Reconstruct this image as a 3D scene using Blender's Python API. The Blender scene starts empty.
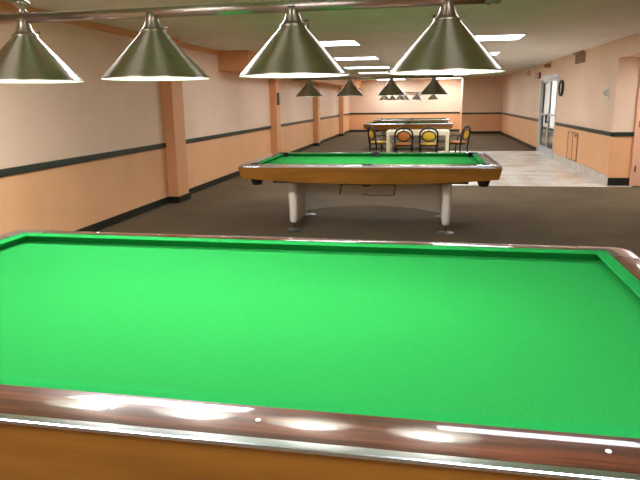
import bpy, bmesh, math, random
from mathutils import Vector, Matrix
from math import sin, cos, pi, radians

random.seed(4)
scene = bpy.context.scene
COL = scene.collection

# ------------------------------------------------------------------ materials
def lin(c):
    r = []
    for v in c:
        v /= 255.0
        r.append(v / 12.92 if v <= 0.04045 else ((v + 0.055) / 1.055) ** 2.4)
    return (*r, 1.0)

def base_mat(name):
    m = bpy.data.materials.new(name)
    m.use_nodes = True
    nt = m.node_tree
    b = nt.nodes['Principled BSDF']
    return m, nt, b

def noise(nt, scale, detail=4, rough=0.55, vec=None, stretch=None, coord='Object'):
    tc = nt.nodes.new('ShaderNodeTexCoord')
    out = tc.outputs[coord]
    if stretch:
        mp = nt.nodes.new('ShaderNodeMapping')
        mp.inputs['Scale'].default_value = stretch
        nt.links.new(out, mp.inputs['Vector'])
        out = mp.outputs['Vector']
    n = nt.nodes.new('ShaderNodeTexNoise')
    n.inputs['Scale'].default_value = scale
    n.inputs['Detail'].default_value = detail
    n.inputs['Roughness'].default_value = rough
    nt.links.new(out, n.inputs['Vector'])
    return n

def ramp(nt, src, stops):
    r = nt.nodes.new('ShaderNodeValToRGB')
    els = r.color_ramp.elements
    while len(els) < len(stops):
        els.new(0.5)
    for e, (p, c) in zip(els, stops):
        e.position = p
        e.color = lin(c)
    nt.links.new(src, r.inputs['Fac'])
    return r

def bump(nt, b, src, strength, dist=0.002):
    bp = nt.nodes.new('ShaderNodeBump')
    bp.inputs['Strength'].default_value = strength
    bp.inputs['Distance'].default_value = dist
    nt.links.new(src, bp.inputs['Height'])
    nt.links.new(bp.outputs['Normal'], b.inputs['Normal'])

def flat_mat(name, c, rough=0.5, metal=0.0, var=8, scale=6, bumpy=0.0, stretch=None, spec=None):
    m, nt, b = base_mat(name)
    n = noise(nt, scale, stretch=stretch)
    lo = tuple(max(0, v - var) for v in c)
    hi = tuple(min(255, v + var) for v in c)
    r = ramp(nt, n.outputs['Fac'], [(0.3, lo), (0.7, hi)])
    nt.links.new(r.outputs['Color'], b.inputs['Base Color'])
    b.inputs['Roughness'].default_value = rough
    b.inputs['Metallic'].default_value = metal
    if spec is not None:
        b.inputs['Specular IOR Level'].default_value = spec
    if bumpy:
        n2 = noise(nt, 400, 2)
        bump(nt, b, n2.outputs['Fac'], bumpy)
    return m

def wood_mat(name, dark, mid, light, rough, axis=0, scale=1.6, coat=0.0, grain=26):
    m, nt, b = base_mat(name)
    st = [grain, grain, grain]
    st[axis] = 1.2
    n = noise(nt, scale, 6, 0.65, stretch=tuple(st))
    r = ramp(nt, n.outputs['Fac'], [(0.28, dark), (0.5, mid), (0.74, light)])
    nt.links.new(r.outputs['Color'], b.inputs['Base Color'])
    b.inputs['Roughness'].default_value = rough
    if coat > .5:
        b.inputs['Specular IOR Level'].default_value = 0.12
    if coat:
        b.inputs['Coat Weight'].default_value = coat
        b.inputs['Coat IOR'].default_value = 1.62 if coat > .5 else 1.5
        b.inputs['Coat Roughness'].default_value = 0.05
    return m

def emit_mat(name, c, s):
    m, nt, b = base_mat(name)
    b.inputs['Base Color'].default_value = lin((235, 235, 230))
    b.inputs['Emission Color'].default_value = lin(c)
    b.inputs['Emission Strength'].default_value = s
    b.inputs['Roughness'].default_value = 0.6
    return m

def wall_mat(name, upper, lower, split):
    m, nt, b = base_mat(name)
    tc = nt.nodes.new('ShaderNodeTexCoord')
    sp = nt.nodes.new('ShaderNodeSeparateXYZ')
    nt.links.new(tc.outputs['Object'], sp.inputs[0])
    gt = nt.nodes.new('ShaderNodeMath'); gt.operation = 'GREATER_THAN'
    gt.inputs[1].default_value = split
    nt.links.new(sp.outputs['Z'], gt.inputs[0])
    n = noise(nt, 1.3, 5, 0.6)
    def pair(c):
        return ramp(nt, n.outputs['Fac'], [(0.3, tuple(v - 5 for v in c)), (0.7, tuple(min(255, v + 4) for v in c))])
    mx = nt.nodes.new('ShaderNodeMix'); mx.data_type = 'RGBA'
    nt.links.new(gt.outputs[0], mx.inputs['Factor'])
    nt.links.new(pair(lower).outputs['Color'], mx.inputs['A'])
    nt.links.new(pair(upper).outputs['Color'], mx.inputs['B'])
    nt.links.new(mx.outputs['Result'], b.inputs['Base Color'])
    b.inputs['Roughness'].default_value = 0.6
    n2 = noise(nt, 90, 3)
    bump(nt, b, n2.outputs['Fac'], 0.15, 0.003)
    return m

RAIL_Z = 0.876
M = {}
M['wall'] = wall_mat('two_tone_wall_paint', (240, 208, 180), (240, 182, 132), RAIL_Z)
M['column'] = flat_mat('orange_wall_paint', (228, 166, 116), 0.6, var=4, scale=2)
M['cove'] = flat_mat('cove_paint', (226, 166, 120), 0.55, var=4, scale=2)
M['ceiling'] = flat_mat('ceiling_paint', (238, 235, 228), 0.8, var=6, scale=1.5, bumpy=0.2)
M['trim'] = flat_mat('dark_green_trim', (34, 48, 34), 0.35, var=6, scale=5)
M['basegreen'] = flat_mat('black_green_base', (27, 36, 29), 0.3, var=5, scale=5)
M['black'] = flat_mat('black_plastic', (20, 20, 20), 0.4, var=5)
M['white_paint'] = flat_mat('white_paint', (228, 224, 212), 0.45, var=4)
M['pink_door'] = flat_mat('pink_door_paint', (236, 184, 152), 0.5, var=4)
M['stone_base'] = flat_mat('pale_stone_base', (205, 198, 186), 0.35, var=16, scale=4)

def carpet():
    m, nt, b = base_mat('brown_carpet')
    n = noise(nt, 140, 3, 0.7)
    n0 = noise(nt, 1.4, 4, 0.6)
    r = ramp(nt, n.outputs['Fac'], [(0.3, (94, 79, 60)), (0.7, (128, 110, 85))])
    r0 = ramp(nt, n0.outputs['Fac'], [(0.3, (225, 225, 225)), (0.7, (255, 255, 255))])
    mx = nt.nodes.new('ShaderNodeMix'); mx.data_type = 'RGBA'; mx.blend_type = 'MULTIPLY'
    mx.inputs['Factor'].default_value = 1
    nt.links.new(r.outputs['Color'], mx.inputs['A']); nt.links.new(r0.outputs['Color'], mx.inputs['B'])
    nt.links.new(mx.outputs['Result'], b.inputs['Base Color'])
    b.inputs['Roughness'].default_value = 0.95
    b.inputs['Specular IOR Level'].default_value = 0.15
    bump(nt, b, n.outputs['Fac'], 0.6, 0.004)
    return m
M['carpet'] = carpet()

def tile():
    m, nt, b = base_mat('travertine_tile')
    tc = nt.nodes.new('ShaderNodeTexCoord')
    br = nt.nodes.new('ShaderNodeTexBrick')
    br.offset = 0.0
    br.inputs['Scale'].default_value = 1.0
    br.inputs['Brick Width'].default_value = 0.46
    br.inputs['Row Height'].default_value = 0.6
    br.inputs['Mortar Size'].default_value = 0.006
    br.inputs['Color1'].default_value = lin((240, 238, 234))
    br.inputs['Color2'].default_value = lin((232, 229, 222))
    br.inputs['Mortar'].default_value = lin((204, 196, 182))
    nt.links.new(tc.outputs['Object'], br.inputs['Vector'])
    n = noise(nt, 1.5, 6, 0.6)
    r = ramp(nt, n.outputs['Fac'], [(0.36, (208, 184, 154)), (0.56, (255, 255, 252))])
    mx = nt.nodes.new('ShaderNodeMix'); mx.data_type = 'RGBA'; mx.blend_type = 'MULTIPLY'
    mx.inputs['Factor'].default_value = 0.8
    nt.links.new(br.outputs['Color'], mx.inputs['A']); nt.links.new(r.outputs['Color'], mx.inputs['B'])
    nt.links.new(mx.outputs['Result'], b.inputs['Base Color'])
    b.inputs['Roughness'].default_value = 0.28
    return m
M['tile'] = tile()

def cloth(name, a, c):
    m, nt, b = base_mat(name)
    n = noise(nt, 260, 2, 0.6)
    r = ramp(nt, n.outputs['Fac'], [(0.3, a), (0.7, c)])
    nt.links.new(r.outputs['Color'], b.inputs['Base Color'])
    b.inputs['Roughness'].default_value = 0.9
    b.inputs['Specular IOR Level'].default_value = 0.03
    bump(nt, b, n.outputs['Fac'], 0.25, 0.001)
    return m
M['cloth'] = cloth('green_billiard_cloth', (28, 119, 52), (35, 129, 59))
M['cushion_cloth'] = cloth('green_cushion_cloth', (24, 120, 54), (31, 130, 61))
M['rosewood'] = wood_mat('rosewood_rail', (24, 10, 7), (70, 34, 22), (110, 60, 40), 0.3, 0, 1.5, 1.0, 22)
M['rosewood_y'] = wood_mat('rosewood_rail_end', (24, 10, 7), (70, 34, 22), (110, 60, 40), 0.3, 1, 1.5, 1.0, 22)
M['honey'] = wood_mat('honey_apron', (124, 77, 22), (144, 92, 27), (160, 105, 36), 0.38, 0, 1.2, 0.1, 10)
M['honey_y'] = wood_mat('honey_apron_end', (124, 77, 22), (144, 92, 27), (160, 105, 36), 0.38, 1, 1.2, 0.1, 10)
M['alu'] = flat_mat('aluminium_trim', (205, 205, 212), 0.22, 1.0, var=5, scale=3, stretch=(1, 40, 40))
M['chrome'] = flat_mat('steel', (180, 180, 180), 0.2, 1.0, var=5)
M['pedestal'] = flat_mat('grey_beige_laminate', (230, 221, 203), 0.42, var=4, scale=2)
M['dark_frame'] = flat_mat('dark_underframe', (42, 24, 16), 0.5, var=6)
M['pocket'] = flat_mat('black_pocket_rubber', (18, 17, 17), 0.45, var=4)
M['sight'] = flat_mat('pearl_inlay', (240, 236, 225), 0.25, var=4)
M['disc'] = flat_mat('grey_foot_glide', (110, 108, 104), 0.3, 0.6, var=6)

def nickel():
    m, nt, b = base_mat('brushed_nickel')
    n = noise(nt, 6, 3, 0.5, stretch=(1, 1, 60))
    r = ramp(nt, n.outputs['Fac'], [(0.3, (166, 148, 137)), (0.7, (178, 160, 149))])
    nt.links.new(r.outputs['Color'], b.inputs['Base Color'])
    b.inputs['Metallic'].default_value = 1.0
    b.inputs['Roughness'].default_value = 0.32
    b.inputs['Anisotropic'].default_value = 0.85
    b.inputs['Anisotropic Rotation'].default_value = 0.25
    tg = nt.nodes.new('ShaderNodeTangent')
    tg.direction_type = 'RADIAL'; tg.axis = 'Z'
    nt.links.new(tg.outputs['Tangent'], b.inputs['Tangent'])
    return m
M['nickel'] = nickel()
M['shade_in'] = flat_mat('white_shade_enamel', (240, 240, 235), 0.5, var=2)
M['bulb'] = emit_mat('lamp_bulb', (255, 249, 240), 560.0)
M['bulb_dim'] = emit_mat('lamp_bulb_dim', (255, 249, 240), 70.0)
M['bulb_far'] = emit_mat('lamp_bulb_far', (255, 249, 240), 560.0)
PW = (242, 249, 255)
M['panel'] = emit_mat('fluorescent_diffuser', PW, 12.5)
M['panel_front_column'] = emit_mat('fluorescent_diffuser_front_column', PW, 78.0)
M['panel_front'] = emit_mat('fluorescent_diffuser_front', PW, 12.0)
M['fill_behind'] = emit_mat('fill_panel_behind', PW, 23.0)  # glow of the unseen panels added behind the camera as fill
M['panel_end'] = emit_mat('fluorescent_diffuser_end', PW, 18.0)
M['cream'] = flat_mat('cream_table', (236, 222, 186), 0.4, var=4)
M['chair_black'] = flat_mat('black_bentwood', (24, 18, 16), 0.35, var=5)
M['pad_yellow'] = flat_mat('yellow_vinyl', (226, 186, 50), 0.45, var=8)
M['pad_orange'] = flat_mat('orange_vinyl', (214, 128, 48), 0.45, var=8)
M['red'] = flat_mat('red_alarm', (150, 30, 24), 0.4, var=6)
M['tan_grille'] = flat_mat('tan_grille', (150, 112, 74), 0.5, var=10)
M['alu_frame'] = flat_mat('anodised_frame', (212, 214, 214), 0.4, 0.25, var=6)
M['fill_hall'] = emit_mat('fill_panel_hall', PW, 42.0)  # glow of the added passage panels, fill light only
M['fill_recess'] = emit_mat('fill_panel_recess', PW, 60.0)  # glow of the added recess panel, fill light only
M['corridor'] = flat_mat('corridor_white', (235, 230, 222), 0.6, var=3)
M['hatch'] = flat_mat('hatch_paint', (232, 172, 122), 0.5, var=3)
M['hatch_gap'] = flat_mat('hatch_gap', (130, 92, 62), 0.6, var=5)

def glass():
    m, nt, b = base_mat('door_glass')
    n = noise(nt, 2, 2)
    r = ramp(nt, n.outputs['Fac'], [(0.3, (246, 250, 250)), (0.7, (252, 254, 254))])
    nt.links.new(r.outputs['Color'], b.inputs['Base Color'])
    b.inputs['Transmission Weight'].default_value = 1.0
    b.inputs['Roughness'].default_value = 0.02
    b.inputs['IOR'].default_value = 1.02
    return m
M['glass'] = glass()

# ------------------------------------------------------------------ mesh helpers
def obj(name, bm, mat, parent=None, smooth=False, bevel=0.0):
    me = bpy.data.meshes.new(name)
    bmesh.ops.recalc_face_normals(bm, faces=bm.faces)
    bm.to_mesh(me); bm.free()
    if isinstance(mat, (list, tuple)):
        for q in mat:
            me.materials.append(q)
    else:
        me.materials.append(mat)
    if smooth:
        for p in me.polygons:
            p.use_smooth = True
    o = bpy.data.objects.new(name, me)
    COL.objects.link(o)
    if parent is not None:
        o.parent = parent
    if bevel:
        md = o.modifiers.new('edge', 'BEVEL')
        md.width = bevel; md.segments = 2; md.limit_method = 'ANGLE'
    return o

def box(bm, x0, x1, y0, y1, z0, z1):
    vs = [bm.verts.new((x, y, z)) for z in (z0, z1) for (x, y) in ((x0, y0), (x1, y0), (x1, y1), (x0, y1))]
    for f in ((0, 3, 2, 1), (4, 5, 6, 7), (0, 1, 5, 4), (1, 2, 6, 5), (2, 3, 7, 6), (3, 0, 4, 7)):
        bm.faces.new([vs[i] for i in f])
    return bm

def BX(*a):
    return box(bmesh.new(), *a)

def lathe(bm, prof, n=32, c=(0, 0, 0), close=False):
    rings = []
    for r, z in prof:
        if r < 1e-6:
            rings.append([bm.verts.new((c[0], c[1], c[2] + z))])
        else:
            rings.append([bm.verts.new((c[0] + r * cos(2 * pi * i / n), c[1] + r * sin(2 * pi * i / n), c[2] + z)) for i in range(n)])
    prs = list(zip(rings, rings[1:]))
    if close:
        prs.append((rings[-1], rings[0]))
    for a, b in prs:
        for i in range(n):
            j = (i + 1) % n
            if len(a) == 1 and len(b) == 1:
                continue
            if len(a) == 1:
                bm.faces.new((a[0], b[j], b[i]))
            elif len(b) == 1:
                bm.faces.new((a[i], a[j], b[0]))
            else:
                bm.faces.new((a[i], a[j], b[j], b[i]))
    return bm

def tube(bm, pts, r, n=12, cap=True):
    pts = [Vector(p) for p in pts]
    rings = []
    prev = None
    for i, p in enumerate(pts):
        d = (pts[min(i + 1, len(pts) - 1)] - pts[max(i - 1, 0)]).normalized()
        if prev is None:
            a = Vector((0, 0, 1)) if abs(d.z) < 0.9 else Vector((1, 0, 0))
            u = d.cross(a).normalized()
        else:
            u = (prev - d * prev.dot(d)).normalized()
        prev = u
        v = d.cross(u)
        rr = r[i] if isinstance(r, (list, tuple)) else r
        rings.append([bm.verts.new(p + (u * cos(2 * pi * k / n) + v * sin(2 * pi * k / n)) * rr) for k in range(n)])
    for a, b in zip(rings, rings[1:]):
        for k in range(n):
            j = (k + 1) % n
            bm.faces.new((a[k], a[j], b[j], b[k]))
    if cap:
        bm.faces.new(rings[0][::-1]); bm.faces.new(rings[-1])
    return bm

def prism(bm, poly, z0, z1):
    a = [bm.verts.new((x, y, z0)) for x, y in poly]
    b = [bm.verts.new((x, y, z1)) for x, y in poly]
    n = len(poly)
    bm.faces.new(a[::-1]); bm.faces.new(b)
    for i in range(n):
        j = (i + 1) % n
        bm.faces.new((a[i], a[j], b[j], b[i]))
    return bm

def thing(name, label, cat, loc=(0, 0, 0), rz=0.0, group=None):
    o = bpy.data.objects.new(name, None)
    COL.objects.link(o)
    o.empty_display_size = 0.1
    o.location = loc; o.rotation_euler = (0, 0, rz)
    tag(o, label, cat, group)
    return o

def tag(o, label, cat, group=None):
    o['label'] = label; o['category'] = cat
    if group:
        o['group'] = group
    return o

def struct(name, bm, mat, parent=None, **k):
    o = obj(name, bm, mat, parent, **k)
    if parent is None:
        o['kind'] = 'structure'
    return o

def copy_tree(o, parent=None):
    c = o.copy()
    COL.objects.link(c)
    if parent is not None:
        c.parent = parent
    for ch in list(o.children):
        copy_tree(ch, c)
    return c

def cut(o, cutters):
    """subtract cutter meshes (bmesh) from an object's mesh for good"""
    tmp = []
    for cb in cutters:
        me = bpy.data.meshes.new('cutter'); bmesh.ops.recalc_face_normals(cb, faces=cb.faces); cb.to_mesh(me); cb.free()
        c = bpy.data.objects.new('cutter', me); COL.objects.link(c)
        md = o.modifiers.new('cut', 'BOOLEAN'); md.operation = 'DIFFERENCE'; md.object = c; md.solver = 'EXACT'
        tmp.append((c, me))
    par, mw = o.parent, o.matrix_world.copy()
    o.parent = None
    bpy.context.view_layer.update()
    dg = bpy.context.evaluated_depsgraph_get()
    new = bpy.data.meshes.new_from_object(o.evaluated_get(dg))
    o.modifiers.clear()
    o.data = new
    o.parent = par
    for c, me in tmp:
        bpy.data.objects.remove(c); bpy.data.meshes.remove(me)

# ------------------------------------------------------------------ room
XL, XC, XR, ZC = -3.93, -3.76, 3.02, 2.4253
YB, YE, YE2 = -6.0, 29.9, 28.0
XW = 4.5

flo = struct('floor', BX(XL - .1, XW + .1, YB - .1, YE + .1, -0.1, 0), M['carpet'])
struct('floor_tile', BX(0.15, XR + .35, 10.92, 18.4, 0.0, 0.004), M['tile'])
struct('ceiling', BX(XL - .1, XW + .1, YB - .1, YE + .1, ZC, ZC + .1), M['ceiling'])
struct('wall_left', BX(XL - .1, XL, YB, YE, 0, ZC), M['wall'])
struct('wall_front', BX(XL - .1, XW + .1, YB - .1, YB, 0, ZC), M['wall'])
struct('wall_back', BX(XL - .1, 1.33, YE, YE + .1, 0, ZC), M['wall'])
struct('wall_back_jog', BX(1.33, XR + .1, YE2, YE + .1, 0, ZC), M['wall'])

DY0, DY1, DZ = 16.0, 18.35, 2.08
bm = bmesh.new()
box(bm, XR, XR + .1, 11.1, DY0, 0, ZC)
box(bm, XR, XR + .1, DY1, YE2, 0, ZC)
box(bm, XR, XR + .1, DY0, DY1, DZ, ZC)
struct('wall_right', bm, M['wall'])
struct('wall_header', BX(XR, XR + .15, YB, 11.1, 2.12, ZC), M['wall'])
struct('ceiling_recess', BX(XR + .15, XW, YB, 11.1, 2.12, 2.2), M['ceiling'])
struct('wall_recess_end', BX(XR + .1, XW, 11.1, 11.3, 0, 2.2), M['wall'])
struct('wall_recess_side', BX(XW, XW + .1, YB, 11.3, 0, ZC), M['wall'])

# columns on the left wall, bulkhead, cove
CYS = [8.61, 14.81, 20.48, 26.47]
CW = 0.41
cols = []
for i, cy in enumerate(CYS):
    c = struct('wall_column', BX(XL, XC, cy, cy + CW, 0, ZC if i == 0 else 2.06), M['column'], bevel=0.006)
    cols.append(c)
struct('ceiling_bulkhead', BX(XL, -3.35, 11.2, YE, 2.06, ZC), M['column'], bevel=0.006)
bm = bmesh.new()
prof = [(XL, 2.345), (XL + .018, 2.345), (XL + .03, 2.36), (XL + .03, ZC), (XL, ZC)]
for (ya, yb) in ((YB, CYS[0]), (CYS[0] + CW, 11.2)):
    a = [bm.verts.new((x, ya, z)) for x, z in prof]; b = [bm.verts.new((x, yb, z)) for x, z in prof]
    bm.faces.new(a); bm.faces.new(b[::-1])
    for k in range(len(prof)):
        j = (k + 1) % len(prof)
        bm.faces.new((a[k], b[k], b[j], a[j]))
struct('trim_cove', bm, M['cove'])

# baseboards and chair rails
def segs(y0, y1):
    out = []; y = y0
    for cy in CYS:
        out.append((y, cy)); y = cy + CW
    out.append((y, y1))
    return out
bm = bmesh.new()
for a, b in segs(YB, YE):
    box(bm, XL, XL + .018, a, b, 0, .1)
for cy in CYS:
    box(bm, XL, XC + .018, cy - .018, cy, 0, .1)
    box(bm, XC, XC + .018, cy, cy + CW + .018, 0, .1)
struct('baseboard_left', bm, M['basegreen'])
struct('baseboard_back', BX(XL + .018, 1.33, YE - .018, YE, 0, .1), M['basegreen'])
struct('baseboard_back_jog', BX(1.33, XR - .018, YE2 - .018, YE2, 0, .1), M['basegreen'])
struct('baseboard_right', BX(XR - .018, XR, 18.5, YE2, 0, .1), M['basegreen'])
struct('baseboard_tile', BX(XR - .02, XR, 11.08, DY0 - .12, 0, .17), M['stone_base'], bevel=0.004)
struct('baseboard_recess', BX(XR + .0, 3.365, 11.08, 11.1, 0, .135), M['black'])

RH = 0.036
bm = bmesh.new()
for a, b in segs(YB, YE):
    box(bm, XL, XL + .022, a, b, RAIL_Z - RH, RAIL_Z + RH)
struct('trim_1', bm, M['trim'], bevel=0.004)
struct('trim_2', BX(XL + .022, 1.33, YE - .022, YE, RAIL_Z - RH, RAIL_Z + RH), M['trim'])
struct('trim_3', BX(1.33, XR - .022, YE2 - .022, YE2, RAIL_Z - RH, RAIL_Z + RH), M['trim'])
struct('trim_4', BX(XR - .022, XR, DY1 + .1, YE2, RAIL_Z - RH, RAIL_Z + RH), M['trim'])
struct('trim_5', BX(XR - .022, XR, 11.1 - .022, DY0 - .1, RAIL_Z - RH, RAIL_Z + RH), M['trim'], bevel=0.004)
struct('trim_6', BX(XR, 3.365, 11.1 - .022, 11.1, RAIL_Z - RH, RAIL_Z + RH), M['trim'], bevel=0.004)

# glazed door in the right wall with the passage behind it
d1 = thing('door_1', '', '')
del d1['label']; del d1['category']; d1['kind'] = 'structure'
bm = bmesh.new()
box(bm, XR - .015, XR + .1, DY0, DY0 + .07, 0, DZ)
box(bm, XR - .015, XR + .1, DY1 - .07, DY1, 0, DZ)
box(bm, XR - .015, XR + .1, DY0 + .07, DY1 - .07, DZ - .09, DZ)
box(bm, XR - .0, XR + .1, DY0 + .07, DY1 - .07, 0, .02)
obj('door_frame', bm, M['alu_frame'], d1)
ymid = (DY0 + DY1) / 2
for (a, b) in ((DY0 + .07, ymid), (ymid, DY1 - .07)):
    bm = bmesh.new()
    s = .065
    box(bm, XR + .03, XR + .07, a, a + s, .02, DZ - .09)
    box(bm, XR + .03, XR + .07, b - s, b, .02, DZ - .09)
    box(bm, XR + .03, XR + .07, a + s, b - s, .02, .2)
    box(bm, XR + .03, XR + .07, a + s, b - s, DZ - .17, DZ - .09)
    box(bm, XR + .03, XR + .07, a + s, b - s, 1.02, 1.09)
    leaf = obj('door_leaf', bm, M['alu_frame'], d1)
    obj('glass_pane', BX(XR + .048, XR + .053, a + s, b - s, .2, DZ - .17), M['glass'], leaf)
    yh = b - s if a < ymid - .5 else a + s
    bm = bmesh.new()
    box(bm, XR - .03, XR - .01, yh - .02, yh + .02, .84, 1.06)
    box(bm, XR - .01, XR + .03, yh - .012, yh + .012, .86, .88)
    box(bm, XR - .01, XR + .03, yh - .012, yh + .012, 1.02, 1.04)
    obj('pull_handle', bm, M['black'], leaf)

bm = bmesh.new()
box(bm, 5.6, 5.7, 13.5, 40, 0, ZC)
box(bm, XR + .1, 5.6, 39.9, 40, 0, ZC)
box(bm, XR + .1, 5.6, 13.4, 13.5, 0, ZC)
box(bm, XR + .1, XR + .2, YE2, 40, 0, ZC)
struct('wall_corridor', bm, M['corridor'])
struct('floor_corridor', BX(XR + .1, 5.6, 13.5, 39.9, -.1, 0.001), M['carpet'])
struct('ceiling_corridor', BX(XR + .1, 5.6, 13.5, 39.9, ZC, ZC + .1), M['corridor'])
struct('baseboard_corridor', BX(5.585, 5.6, 13.5, 39.9, 0.001, .1), M['basegreen'])

# pink door at the recess
d2 = thing('door_2', '', '')
del d2['label']; del d2['category']; d2['kind'] = 'structure'
bm = bmesh.new()
box(bm, 3.365, 3.42, 11.04, 11.1, 0, 2.09)
box(bm, 4.28, 4.335, 11.04, 11.1, 0, 2.09)
box(bm, 3.42, 4.28, 11.04, 11.1, 2.04, 2.09)
obj('door_casing', bm, M['pink_door'], d2)
leaf = obj('door_leaf', BX(3.425, 4.275, 11.05, 11.1, .01, 2.035), M['pink_door'], d2)
for z in (.3, 1.05, 1.8):
    obj('hinge', BX(3.412, 3.433, 11.03, 11.052, z - .05, z + .05), M['chrome'], leaf)
bm = bmesh.new()
tube(bm, [(4.2, 11.05, 1.0), (4.2, 11.0, 1.0)], .012)
tube(bm, [(4.2, 11.0, 1.0), (4.08, 11.0, 1.0)], .011)
obj('handle', bm, M['chrome'], leaf)

# ------------------------------------------------------------------ ceiling light panels
def light_panel(x, y, z, label, pm='panel', w=1.25, d=.8, group='ceiling light panels'):
    t = thing('ceiling_light', label, 'ceiling light', (x, y, z), 0, group)
    bm = bmesh.new()
    f = .025
    box(bm, -w / 2 - f, w / 2 + f, -d / 2 - f, -d / 2, -.012, 0)
    box(bm, -w / 2 - f, w / 2 + f, d / 2, d / 2 + f, -.012, 0)
    box(bm, -w / 2 - f, -w / 2, -d / 2, d / 2, -.012, 0)
    box(bm, w / 2, w / 2 + f, -d / 2, d / 2, -.012, 0)
    obj('frame', bm, M['white_paint'], t)
    obj('diffuser', BX(-w / 2, w / 2, -d / 2, d / 2, -.008, 0), M[pm], t)
    return t
ords = ['first', 'second', 'third', 'fourth', 'fifth', 'sixth']
for i, y in enumerate([10.35, 14.15, 18.05, 21.6, 25.2, 28.8]):
    light_panel(-1.86, y, ZC, '%s bright ceiling panel from the front in the row nearer the columns' % ords[i], 'panel' if y < 27 else 'panel_end')
for i, y in enumerate([10.25, 13.75, 17.4, 20.9, 24.4, 28.7]):
    light_panel(.72 if y < 27 else .62, y, ZC, '%s bright ceiling panel from the front in the row nearer the glass door' % ords[i], 'panel' if y < 27 else 'panel_end')
light_panel(-1.86, 3.62, ZC, 'bright ceiling panel just beyond the front table, on the column side', 'panel_front_column', d=.45)
light_panel(.72, 3.55, ZC, 'bright ceiling panel just beyond the front table, on the door side', 'panel_front', d=.42)
light_panel(-1.86, .1, ZC, 'unseen fill panel added before the front table, on the column side', 'fill_behind')  # this and the next three: added out of view to light the near end
light_panel(.72, .1, ZC, 'unseen fill panel added before the front table, on the door side', 'fill_behind')
light_panel(-1.86, -3.5, ZC, 'unseen fill panel added farthest behind the front table, on the column side', 'fill_behind')
light_panel(.72, -3.5, ZC, 'unseen fill panel added farthest behind the front table, on the door side', 'fill_behind')
light_panel(4.4, 24.0, ZC, 'unseen fill panel added in the white passage behind the glass door', 'fill_hall')  # this and the next: added out of view to brighten the passage walls
light_panel(4.4, 30.5, ZC, 'second unseen fill panel added deeper in the white passage behind the glass door', 'fill_hall')
light_panel(3.85, 9.7, 2.12, 'small unseen fill panel added inside the door recess', 'fill_recess', w=.45, d=.45)  # added out of view to brighten the recess end wall and pink door

# ------------------------------------------------------------------ billiard tables
def side_frame(k):
    """k: 0 near (-y), 1 far (+y), 2 left (-x), 3 right (+x): maps (s along, o outward from nose, z)"""
    return k

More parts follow.
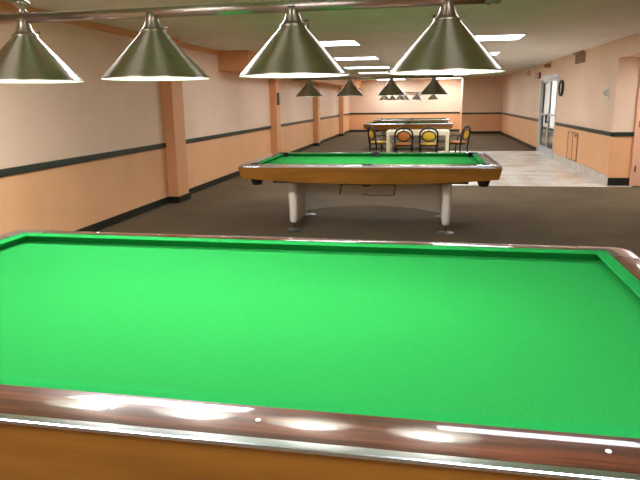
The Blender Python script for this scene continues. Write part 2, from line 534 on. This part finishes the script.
def make_table(name, label, cat, loc, rz, L, W, pockets, RW=.2, kc=.35, group=None, zb_end=.12, zb_mid=.18, detail=True, ped=(.88, .55)):
    t = thing(name, label, cat, loc, rz, group)
    ZN, ZB = .80, .763
    def mp(k, s, o, z):
        if k == 0: return (s, -(W + o), z)
        if k == 1: return (-s, W + o, z)
        if k == 2: return (-(L + o), -s, z)
        return (L + o, s, z)
    half = lambda k: L if k < 2 else W
    wood = lambda k: M['rosewood'] if k < 2 else M['rosewood_y']
    hon = lambda k: M['honey'] if k < 2 else M['honey_y']
    PC = []
    if pockets:
        PR = .058
        PC = [(sx * (L + .025), sy * (W + .025), PR) for sx in (-1, 1) for sy in (-1, 1)] + [(0, sy * (W + .065), PR) for sy in (-1, 1)]
    def cyls(r_extra=0.0, z0=.5, z1=1.0):
        r = []
        for x, y, pr in PC:
            b = bmesh.new()
            lathe(b, [(0, z0), (pr + r_extra, z0), (pr + r_extra, z1), (0, z1)], 24, (x, y, 0))
            r.append(b)
        return r
    bed = obj('bed_cloth', BX(-L - .04, L + .04, -W - .04, W + .04, ZB - .03, ZB), M['cloth'], t)
    slate = obj('slate', BX(-L - .06, L + .06, -W - .06, W + .06, ZB - .075, ZB - .03), M['dark_frame'], t)
    # cushions: nose at o=0
    cprof = [(0, ZN), (.004, ZN + .004), (.03, ZN + .0065), (.056, ZN + .005), (.056, ZB - .0), (.036, ZB), (.02, ZB + .018), (.003, ZN - .003)]
    for k in range(4):
        h = half(k)
        if pockets:
            if k < 2:
                spans = [(-h, -.0), (0, h)]
            else:
                spans = [(-h, h)]
        else:
            spans = [(-h, h)]
        for (s0, s1) in spans:
            bm = bmesh.new()
            rings = []
            for e, s in ((0, s0), (1, s1)):
                rg = []
                for o, z in cprof:
                    sg = -1 if e == 0 else 1
                    if pockets:
                        if abs(s) > .01:
                            ss = s - sg * (.06 - o * .6)
                        else:
                            ss = s - sg * (.062 - o * .25)
                    else:
                        ss = s + sg * (o - .0005)
                    rg.append(bm.verts.new(mp(k, ss, o, z)))
                rings.append(rg)
            bm.faces.new(rings[0]); bm.faces.new(rings[1][::-1])
            n = len(cprof)
            for i in range(n):
                j = (i + 1) % n
                bm.faces.new((rings[0][i], rings[1][i], rings[1][j], rings[0][j]))
            obj('cushion', bm, M['cushion_cloth'], t)
    # wood rails with rounded outer shoulder
    CC = .11   # corner cap reach along each side
    CR = .055
    E = RW - .018
    crown = lambda o: ZN + .0072 - kc * max(0, o - CR - .006) ** 2
    rprof = [(CR, ZN - .03)] + [(CR + (E - CR) * q / 14, crown(CR + (E - CR) * q / 14)) for q in range(15)] + [(E, ZN - .05)]
    for k in range(4):
        h = half(k) + CR - CC
        bm = bmesh.new()
        rg = [[bm.verts.new(mp(k, s, o, z)) for o, z in rprof] for s in (-h, h)]
        bm.faces.new(rg[0]); bm.faces.new(rg[1][::-1])
        n = len(rprof)
        for i in range(n):
            j = (i + 1) % n
            bm.faces.new((rg[0][i], rg[1][i], rg[1][j], rg[0][j]))
        r = obj('rail', bm, wood(k), t, smooth=True)
        me_ = r.modifiers.new('sharp', 'EDGE_SPLIT'); me_.split_angle = radians(30)
        if pockets and k < 2:
            cut(r, [c for c in cyls(.012)])
        # pearl sights
        m = 8 if k < 2 else 4
        for q in range(1, m):
            if pockets and q * 2 == m and k < 2:
                continue
            s = -half(k) + 2 * half(k) * q / m
            b = bmesh.new()
            c = mp(k, s, CR + .055, crown(CR + .055) + .0002)
            lathe(b, [(0, .0012), (.006, .001), (.0065, -.002), (0, -.002)], 14, c)
            obj('sight', b, M['sight'], r)
        # aluminium trim strip
        tprof = [(E - .001, ZN - .035), (E - .001, crown(E) + .0008), (E + .006, crown(E) - .0006), (E + .0155, crown(E) - .0026), (RW, crown(E) - .005), (RW + .001, ZN - .017), (RW - .009, ZN - .021), (RW - .014, ZN - .035)]
        bm = bmesh.new()
        rg = [[bm.verts.new(mp(k, s, o, z)) for o, z in tprof] for s in (-h, h)]
        bm.faces.new(rg[0]); bm.faces.new(rg[1][::-1])
        n = len(tprof)
        for i in range(n):
            j = (i + 1) % n
            bm.faces.new((rg[0][i], rg[1][i], rg[1][j], rg[0][j]))
        obj('edge_trim', bm, M['alu'], t)
    # corner castings: swept profile round an arc
    for sx in (-1, 1):
        for sy in (-1, 1):
            rad = .085
            bm = bmesh.new()
            x1, y1 = L + CR - CC, W + CR - CC
            def outer(off):
                """outline points of the corner at outward offset off from nose"""
                R_ = rad - (RW - off) if off > RW - rad + .012 else .012
                cx, cy = L + off - R_, W + off - R_
                pts = [(L + off, y1)]
                pts += [(cx + R_ * cos(a), cy + R_ * sin(a)) for a in [pi / 2 * i / 8 for i in range(9)]]
                pts += [(x1, W + off)]
                return pts
            lay = [(CR, ZN - .05), (CR, ZN + .0055), (CR + .03, ZN + .009), (E - .03, crown(E - .03) + .002), (E, crown(E) + .002), (RW - .004, crown(E) - .004), (RW + .002, ZN - .017), (RW - .009, ZN - .021), (RW - .014, ZN - .035)]
            rows = [[bm.verts.new((sx * x, sy * y, z)) for x, y in outer(o)] for o, z in lay]
            nn = len(rows)
            for i in range(nn):
                a, b = rows[i], rows[(i + 1) % nn]
                for q in range(len(a) - 1):
                    bm.faces.new((a[q], a[q + 1], b[q + 1], b[q]))
            bm.faces.new([r[0] for r in rows]); bm.faces.new([r[-1] for r in rows])
            cap = obj('corner_cap', bm, M['alu'], t)
            if pockets:
                cut(cap, [c for c in cyls(.012)])
    # aprons
    for k in range(4):
        bm = bmesh.new()
        N = 24
        h = half(k)
        rows = []
        for i in range(N + 1):
            u = -1 + 2 * i / N
            dep = (zb_mid - (zb_mid - zb_end) * abs(u) ** 2.2) if k < 2 else zb_end
            zt = ZN - .0205
            zb = zt - dep
            row = []
            for (o, z) in ((RW - .008, zt), (RW - .016, zt - .04), (RW - .016 - .22 * (dep - .04), zb), (RW - .04 - .22 * (dep - .04), zb), (RW - .04, zt)):
                s = u * (h + o - .0)
                # round the corner a little
                row.append(bm.verts.new(mp(k, s, o, z)))
            rows.append(row)
        for a, b in zip(rows, rows[1:]):
            for q in range(5):
                r_ = (q + 1) % 5
                bm.faces.new((a[q], b[q], b[r_], a[r_]))
        bm.faces.new(rows[0]); bm.faces.new(rows[-1][::-1])
        obj('apron', bm, hon(k), t)
    if pockets:
        for x, y, pr in PC:
            bm = bmesh.new()
            zt = ZN + .012
            lathe(bm, [(pr - .004, ZN - .06), (pr - .004, zt - .004), (pr, zt), (pr + .01, zt), (pr + .014, zt - .004), (pr + .014, ZN - .03), (pr + .01, .62), (pr - .01, .57), (0, .565), (0, .575), (pr - .02, .58), (pr - .004, .64)], 24, (x, y, 0))
            # open the ring toward the bed: squash the collar where it would stand over the cloth
            for v in bm.verts:
                if abs(v.co.x) < L + .012 and abs(v.co.y) < W + .012 and v.co.z > ZB - .004:
                    v.co.z = ZB - .004
            obj('pocket', bm, M['pocket'], t)
        cut(bed, [c for c in cyls(.016)])
        cut(slate, [c for c in cyls(.018)])
    # underframe and pedestals
    obj('underframe', BX(-1.08, 1.1, -W + .02, W - .02, .585, ZB - .075), M['dark_frame'], t)
    px_, py_ = ped
    for sx in (-1, 1):
        bm = bmesh.new()
        lev = []
        for z, hw, hl in ((.095, .03, py_ - .02), (.105, .042, py_ + .0), (.14, .047, py_ + .01), (.3, .05, py_ + .025), (.5, .054, py_ + .04), (.585, .056, py_ + .045)):
            ring = []
            for i in range(9):
                a = -pi / 2 - pi / 2 + pi * i / 8
                ring.append((hw * cos(a), -(hl - hw) + hw * sin(a)))
            for i in range(9):
                a = pi * i / 8
                ring.append((hw * cos(a), (hl - hw) + hw * sin(a)))
            lev.append([bm.verts.new((sx * px_ + x, y, z)) for x, y in ring])
        n = len(lev[0])
        for a, b in zip(lev, lev[1:]):
            for i in range(n):
                j = (i + 1) % n
                bm.faces.new((a[i], a[j], b[j], b[i]))
        bm.faces.new(lev[0][::-1]); bm.faces.new(lev[-1])
        pd = obj('pedestal', bm, M['pedestal'], t, smooth=True)
        md = pd.modifiers.new('sharp', 'EDGE_SPLIT'); md.split_angle = radians(50)
        for sy in (-1, 1):
            c = (sx * px_, sy * (py_ - .05), 0)
            bm = lathe(bmesh.new(), [(0, .02), (.013, .02), (.013, .1), (0, .1)], 12, c)
            ft = obj('leveller', bm, M['chrome'], pd)
            bm = lathe(bmesh.new(), [(0, 0), (.092, 0), (.094, .004), (.088, .01), (.05, .016), (.02, .024), (0, .024)], 28, c)
            obj('foot_disc', bm, M['disc'], ft)
    # arched stretcher panel between the pedestals
    bm = bmesh.new()
    N = 24
    rows = []
    yy = -.02
    for i in range(N + 1):
        u = -1 + 2 * i / N
        zb = .15 + .08 * (1 - abs(u) ** 2)
        x = u * (px_ - .045)
        rows.append([bm.verts.new(p) for p in ((x, yy, zb), (x, yy, .585), (x, yy + .04, .585), (x, yy + .04, zb))])
    for a, b in zip(rows, rows[1:]):
        for q in range(4):
            bm.faces.new((a[q], b[q], b[(q + 1) % 4], a[(q + 1) % 4]))
    bm.faces.new(rows[0]); bm.faces.new(rows[-1][::-1])
    obj('stretcher', bm, M['pedestal'], t)
    return t

A1 = -.0139
front = make_table('carom_table', 'large green pocketless billiard table with glossy rosewood rails nearest the camera', 'billiard table',
                   (-.705, 2.054, 0), A1, 1.44, .775, False, RW=.185, kc=1.05, zb_end=.24, zb_mid=.29)
T2 = make_table('pool_table', 'green pool table with grey pedestal legs standing just beyond the front table', 'pool table',
                (-.695, 7.368, 0), .018, 1.23, .685, True, group='pool tables with pockets')
# wire rack hanging under the near side of the pool table
bm = bmesh.new()
for xs in (-.295, .305):
    tube(bm, [(xs + (.025 if xs < 0 else .012), -.8, .585), (xs, -.8, .475)], .007, 8)
tube(bm, [(-.05, -.8, .478), (.0, -.8, .484), (.03, -.8, .470), (.1, -.8, .476), (.3, -.8, .478)], .005, 8)
box(bm, -.3, .32, -.805, -.79, .585, .6)
obj('hanging_rack', bm, M['black'], T2)

T3 = copy_tree(T2)
T3.location = (-.69, 19.25, 0); T3.rotation_euler = (0, 0, .0); T3.scale = (.93, .93, 1)
tag(T3, 'distant pool table directly behind the cream table and the padded chairs', 'pool table', 'pool tables with pockets')
T4 = copy_tree(T2)
T4.location = (-.70, 23.0, 0); T4.rotation_euler = (0, 0, .0); T4.scale = (.93, .93, 1)
tag(T4, 'most distant pool table, a thin sliver near the end wall', 'pool table', 'pool tables with pockets')

# ------------------------------------------------------------------ billiard lamps
def make_lamp(loc, rz, z_rim, sp, R, label, bulb, bar_half, group='four-shade billiard lamps'):
    t = thing('billiard_lamp', label, 'pendant lamp', loc, rz, group)
    H = R * .87
    zb = z_rim + H + .06          # bar axis
    bm = bmesh.new()
    tube(bm, [(-bar_half, 0, zb), (bar_half, 0, zb)], .0175, 20)
    bar = obj('bar', bm, M['nickel'], t, smooth=True)
    for s in (-1, 1):
        bm = bmesh.new()
        e = s * bar_half
        tube(bm, [(e - s * .004, 0, zb), (e + s * .006, 0, zb), (e + s * .012, 0, zb), (e + s * .02, 0, zb), (e + s * .03, 0, zb), (e + s * .042, 0, zb), (e + s * .05, 0, zb)],
             [.0175, .022, .022, .014, .02, .017, .004], 16)
        obj('end_cap', bm, M['nickel'], bar, smooth=True)
    for s in (-1, 1):
        x = s * sp * 1.5
        bm = lathe(bmesh.new(), [(0, .01), (.012, .012), (.022, .018), (.012, .03), (.011, .034), (.028, .046), (.03, .052), (.022, .058), (.008, .064), (.0065, .07), (.0065, ZC - zb - .02), (0, ZC - zb - .02)], 20, (x, 0, zb))
        rod = obj('hanging_rod', bm, M['nickel'], t, smooth=True)
        bm = lathe(bmesh.new(), [(0, -.035), (.012, -.034), (.05, -.012), (.055, 0), (0, 0)], 24, (x, 0, ZC))
        obj('canopy', bm, M['nickel'], rod, smooth=True)
    for i in range(4):
        x = (i - 1.5) * sp
        c = (x, 0, z_rim)
        # cone shade: outside skin and white inside skin
        rt = .042
        bm = bmesh.new()
        out = [(R + .001, -.001), (R + .0015, .002), (R, .004), (rt + .004, H - .008), (rt + .002, H)]
        lathe(bm, out, 56, c)
        sh = obj('shade', bm, M['nickel'], t, smooth=True)
        bm = bmesh.new()
        lathe(bm, [(R + .001, -.001), (R - .002, .0005), (rt + .001, H - .012), (0, H - .012)], 56, c)
        obj('shade_lining', bm, M['shade_in'], sh, smooth=True)
        bm = lathe(bmesh.new(), [(rt + .002, H - .003), (rt + .004, H), (rt + .003, H + .003), (rt - .004, H + .005), (rt - .012, H + .016), (.025, H + .03), (.022, H + .042), (.021, H + .06), (0, H + .06)], 32, c)
        nk = obj('neck', bm, M['nickel'], sh, smooth=True)
        bm = bmesh.new()
        tube(bm, [(x + rt - .006, 0, z_rim + H + .008), (x + rt + .012, 0, z_rim + H + .008), (x + rt + .016, 0, z_rim + H + .008)], [.003, .003, .006], 10)
        obj('thumb_screw', bm, M['nickel'], nk)
        bm = lathe(bmesh.new(), [(0, .065), (.018, .068), (.029, .08), (.031, .091), (.026, .104), (.016, .12), (.014, .132), (0, .132)], 20, c)
        obj('bulb', bm, bulb, sh, smooth=True)
        bm = lathe(bmesh.new(), [(0, .128), (.018, .128), (.018, H - .012), (0, H - .012)], 16, c)
        obj('socket', bm, M['white_paint'], sh, smooth=True)
    return t

make_lamp((-.705, 2.056, 0), A1, 1.572, .497, .183, 'brushed nickel four-shade lamp hanging over the front billiard table', M['bulb'], .862)
make_lamp((-.722, 7.416, 0), 0, 1.545, .4956, .170, 'nickel four-shade lamp hanging over the pool table with grey pedestals', M['bulb_far'], .92)
make_lamp((-.70, 19.3, 0), 0, 1.50, .4956, .170, 'small distant four-shade lamp over the pool table behind the chairs', M['bulb_dim'], .92)
make_lamp((-.70, 23.2, 0), 0, 1.49, .4956, .170, 'smallest four-shade lamp over the most distant pool table', M['bulb_dim'], .92)

# ------------------------------------------------------------------ cream table and chairs
tb = thing('dining_table', 'cream square-legged table with four padded chairs between the pool tables', 'table', (-.315, 15.0, 0))
obj('tabletop', BX(-.755, .755, 0, .95, .65, .75), M['cream'], tb, bevel=.006)
for sx in (-1, 1):
    for y in (.0, .85):
        x0 = sx * .705
        obj('leg', BX(x0 - .035 + sx * .01, x0 + .035 + sx * .01, y, y + .08, 0, .65), M['cream'], tb, bevel=.004)

def make_chair(loc, rz, label, pad, seatpad):
    t = thing('dining_chair', label, 'chair', loc, rz, 'padded chairs around the cream table')
    # seat faces +y; back at y=-.2
    bm = bmesh.new()
    pts = [(.215 * cos(a), .2 * sin(a) + .0) for a in [2 * pi * i / 32 for i in range(32)]]
    prism(bm, pts, .42, .45)
    obj('seat_frame', bm, M['chair_black'], t)
    bm = bmesh.new()
    lathe(bm, [(0, .0), (.2, .0), (.205, .015), (.19, .035), (.1, .045), (0, .047)], 32, (0, 0, .45))
    obj('seat', bm, seatpad, t, smooth=True)
    # arched back frame running down into the back legs
    path = []
    for s, z in ((-1, .3), (-1, .45), (-1, .6), (-1, .7)):
        path.append((s * (.2 + .01 * (z - .3)), -.17 - .14 * (z - .42), z))
    for i in range(1, 12):
        a = pi - pi * i / 12
        z = .7 + .15 * sin(a)
        path.append((.205 * cos(a), -.17 - .14 * (z - .42), z))
    for z in (.7, .6, .45, .3):
        path.append(((.2 + .01 * (z - .3)), -.17 - .14 * (z - .42), z))
    bm = tube(bmesh.new(), path, .023, 10)
    fr = obj('back_frame', bm, M['chair_black'], t, smooth=True)
    # oval pad with black oval ring
    bm = bmesh.new()
    bmesh.ops.create_uvsphere(bm, u_segments=28, v_segments=14, radius=1)
    for v in bm.verts:
        x, y, z = v.co
        z2 = z * .108 + .655
        v.co = (x * .148, y * .028 - .17 - .14 * (z2 - .42), z2)
    obj('back_pad', bm, pad, t, smooth=True)
    ring = [(.155 * cos(a), -.17 - .14 * (.235 + .115 * sin(a)), .655 + .115 * sin(a)) for a in [2 * pi * i / 28 for i in range(29)]]
    bm = tube(bmesh.new(), ring, .017, 8)
    for s in (-1, 1):
        tube(bm, [(s * .15, -.203, .655), (s * .203, -.203, .655)], .009, 8)
    tube(bm, [(0, -.215, .765), (0, -.225, .845)], .009, 8)
    obj('back_ring', bm, M['chair_black'], fr, smooth=True)
    for s in (-1, 1):
        # arms
        bm = tube(bmesh.new(), [(s * .205, -.195, .62), (s * .235, -.08, .645), (s * .235, .06, .64), (s * .215, .12, .58), (s * .2, .12, .44)], .012, 8)
        obj('arm', bm, M['chair_black'], t, smooth=True)
        bm = tube(bmesh.new(), [(s * .17, .13, .425), (s * .18, .15, .2), (s * .19, .17, 0)], [.018, .016, .012], 10)
        obj('leg', bm, M['chair_black'], t, smooth=True)
        bm = tube(bmesh.new(), [(s * .2, -.155, .31), (s * .2, -.17, .2), (s * .205, -.22, 0)], [.017, .016, .012], 10)
        obj('leg', bm, M['chair_black'], t, smooth=True)
    return t
make_chair((-.625, 14.72, 0), 0, 'black-framed chair with an orange oval back pad, its back to the camera', M['pad_orange'], M['pad_orange'])
make_chair((-.045, 14.72, 0), 0, 'black-framed chair with a yellow oval back pad, its back to the camera', M['pad_yellow'], M['pad_yellow'])
make_chair((-1.27, 15.35, 0), -pi / 2 + .5, 'yellow-padded chair at the cream table end nearer the columns', M['pad_yellow'], M['pad_yellow'])
make_chair((.66, 15.35, 0), pi / 2 - .5, 'yellow-padded chair at the cream table end nearer the tile floor', M['pad_yellow'], M['pad_orange'])

# ------------------------------------------------------------------ things on the walls
def disc_x(bm, x0, x1, y, z, r, n=32):
    tube(bm, [(x0, y, z), (x1, y, z)], r, n)
    return bm
ck = thing('wall_clock', 'round clock with black rim on the wall beside the glass door', 'clock', (XR, 15.46, 1.715))
bm = bmesh.new()
lathe(bm, [(.155, 0), (.19, 0), (.19, .045), (.178, .055), (.16, .05), (.155, .03)], 40, close=True)
bmesh.ops.rotate(bm, verts=bm.verts, cent=(0, 0, 0), matrix=Matrix.Rotation(-pi / 2, 3, 'Y'))
obj('rim', bm, M['black'], ck, smooth=False)
fc = obj('clock_face', disc_x(bmesh.new(), -.02, 0, 0, 0, .157), M['white_paint'], ck)
bm = bmesh.new()
for i in range(12):
    a = 2 * pi * i / 12
    b = BX(-.0215, -.0195, -.005, .005, .115, .14)
    bmesh.ops.rotate(b, verts=b.verts, cent=(0, 0, 0), matrix=Matrix.Rotation(a, 3, 'X'))
    me = bpy.data.meshes.new('t'); b.to_mesh(me); b.free(); bm.from_mesh(me); bpy.data.meshes.remove(me)
obj('hour_marks', bm, M['black'], fc)
for ang, ln in ((.9, .08), (2.6, .12)):
    b = BX(-.024, -.022, -.005, .005, -.01, ln)
    bmesh.ops.rotate(b, verts=b.verts, cent=(0, 0, 0), matrix=Matrix.Rotation(ang, 3, 'X'))
    obj('clock_hand', b, M['black'], ck)

fa = thing('mounted_fire_alarm', 'red fire alarm box high on the wall past the glass door', 'fire alarm', (XR, 18.75, 2.12))
obj('housing', BX(-.05, 0, -.2, .12, -.085, .085), M['red'], fa, bevel=.006)
obj('strobe_lens', BX(-.065, 0, .12, .24, -.075, .075), M['white_paint'], fa, bevel=.004)

def grille(loc, w, h, label, mat):
    t = thing('air_vent', label, 'air vent', loc)
    bm = bmesh.new()
    f = .03
    box(bm, -.02, 0, -w / 2, w / 2, h / 2 - f, h / 2); box(bm, -.02, 0, -w / 2, w / 2, -h / 2, -h / 2 + f)
    box(bm, -.02, 0, -w / 2, -w / 2 + f, -h / 2 + f, h / 2 - f); box(bm, -.02, 0, w / 2 - f, w / 2, -h / 2 + f, h / 2 - f)
    obj('frame', bm, mat, t)
    bm = bmesh.new()
    z = -h / 2 + f + .008
    while z < h / 2 - f - .01:
        box(bm, -.015, -.004, -w / 2 + f, w / 2 - f, z, z + .011); z += .022
    box(bm, -.004, 0, -w / 2 + f, w / 2 - f, -h / 2 + f, h / 2 - f)
    obj('louvres', bm, mat, t)
    return t
grille((XR, 13.83, 2.285), .8, .2, 'tan air vent grille high on the wall above the access doors', M['tan_grille'])
grille((XR, 20.7, 2.27), .55, .17, 'small beige grille high on the wall beyond the red alarm', M['cove'])

bm = BX(-.03, 0, -.45, .45, -.012, .012)
cd = obj('cable_trunking', bm, M['tan_grille']); cd.location = (XR, 14.0, 2.412)
tag(cd, 'short brown cable trunking just above the tan air vent', 'trunking')

el = thing('mounted_emergency_light', 'small twin-head emergency light high above the glass door', 'emergency light', (XR, 17.2, 2.30))
obj('housing', BX(-.06, 0, -.12, .12, -.05, .05), M['cove'], el, bevel=.006)
for s in (-1, 1):
    bm = lathe(bmesh.new(), [(0, 0), (.04, 0), (.06, .05), (.055, .06), (0, .055)], 20)
    bmesh.ops.rotate(bm, verts=bm.verts, cent=(0, 0, 0), matrix=Matrix.Rotation(-pi / 2 - .5, 3, 'Y'))
    bmesh.ops.translate(bm, verts=bm.verts, vec=(-.05, s * .2, .03))
    h = obj('lamp_head', bm, M['tan_grille'], el, smooth=False)
    obj('bracket', BX(-.05, -.02, min(s * .11, s * .2), max(s * .11, s * .2), .015, .035), M['cove'], h)

sw = thing('mounted_thermostat', 'white thermostat on the wall near the recess corner', 'thermostat', (XR, 11.62, 1.565))
obj('back_plate', BX(-.012, 0, -.14, .14, -.1, .1), M['white_paint'], sw, bevel=.004)
obj('cover', BX(-.05, -.012, -.06, .06, -.06, .06), M['white_paint'], sw, bevel=.008)
obj('dial', disc_x(bmesh.new(), -.058, -.05, 0, 0, .025, 20), M['chrome'], sw)

pl = thing('light_switch', 'small white switch plate on the wall below the clock', 'switch', (XR, 15.3, 1.13))
obj('plate', BX(-.008, 0, -.05, .05, -.06, .06), M['white_paint'], pl, bevel=.003)
obj('rocker', BX(-.014, -.008, -.015, .015, -.03, .03), M['white_paint'], pl, bevel=.002)

hd = thing('access_hatch', 'pair of narrow flush access doors low in the wall beside the tile floor', 'access door', (XR, 0, 0))
bm = bmesh.new()
for y in (13.5, 13.93, 14.4):
    box(bm, -.012, 0, y - .018, y + .018, .17, .765)
box(bm, -.012, 0, 13.5, 14.4, .75, .765); box(bm, -.012, 0, 13.5, 14.4, .17, .185)
obj('frame', bm, M['hatch_gap'], hd)
for a, b in ((13.52, 13.91), (13.95, 14.38)):
    obj('door_leaf', BX(-.008, 0, a, b, .187, .748), M['hatch'], hd)
obj('latch', BX(-.03, -.008, 13.6, 13.68, .69, .73), M['red'], hd)

sb = thing('switch_box', 'grey metal box mounted on the second wall column', 'electrical box', (XC, 14.95, 1.56))
obj('box_body', BX(0, .05, -.08, .08, -.15, .15), M['disc'], sb, bevel=.004)
obj('box_cover', BX(.05, .056, -.07, .07, -.14, .14), M['disc'], sb)

# ------------------------------------------------------------------ camera, world, view
f_px, yaw, pit, rol, ch = 604.3467, .1813, .2256, -.0138, 1.487
F = Vector((-sin(yaw) * cos(pit), cos(yaw) * cos(pit), -sin(pit)))
R = F.cross(Vector((0, 0, 1))).normalized(); U = R.cross(F)
R2 = R * cos(rol) + U * sin(rol); U2 = U * cos(rol) - R * sin(rol)
cam = bpy.data.cameras.new('camera')
cam.sensor_width = 36; cam.sensor_fit = 'HORIZONTAL'; cam.lens = f_px / 640 * 36
cam.clip_start = .05; cam.clip_end = 200
co = bpy.data.objects.new('camera', cam); COL.objects.link(co)
m = Matrix((R2, U2, -F)).transposed().to_4x4(); m.translation = (0, 0, ch)
co.matrix_world = m
scene.camera = co

w = bpy.data.worlds.new('world'); scene.world = w; w.use_nodes = True
w.node_tree.nodes['Background'].inputs['Color'].default_value = (.5, .47, .42, 1)
w.node_tree.nodes['Background'].inputs['Strength'].default_value = .02

vs = scene.view_settings
vs.view_transform = 'Standard'; vs.look = 'None'; vs.gamma = 1; vs.use_curve_mapping = False
vs.exposure = 0.06
cy = scene.cycles
cy.use_denoising = True
cy.max_bounces = 8; cy.diffuse_bounces = 5; cy.glossy_bounces = 4; cy.transmission_bounces = 6
cy.sample_clamp_indirect = 8
cy.caustics_reflective = False; cy.caustics_refractive = False
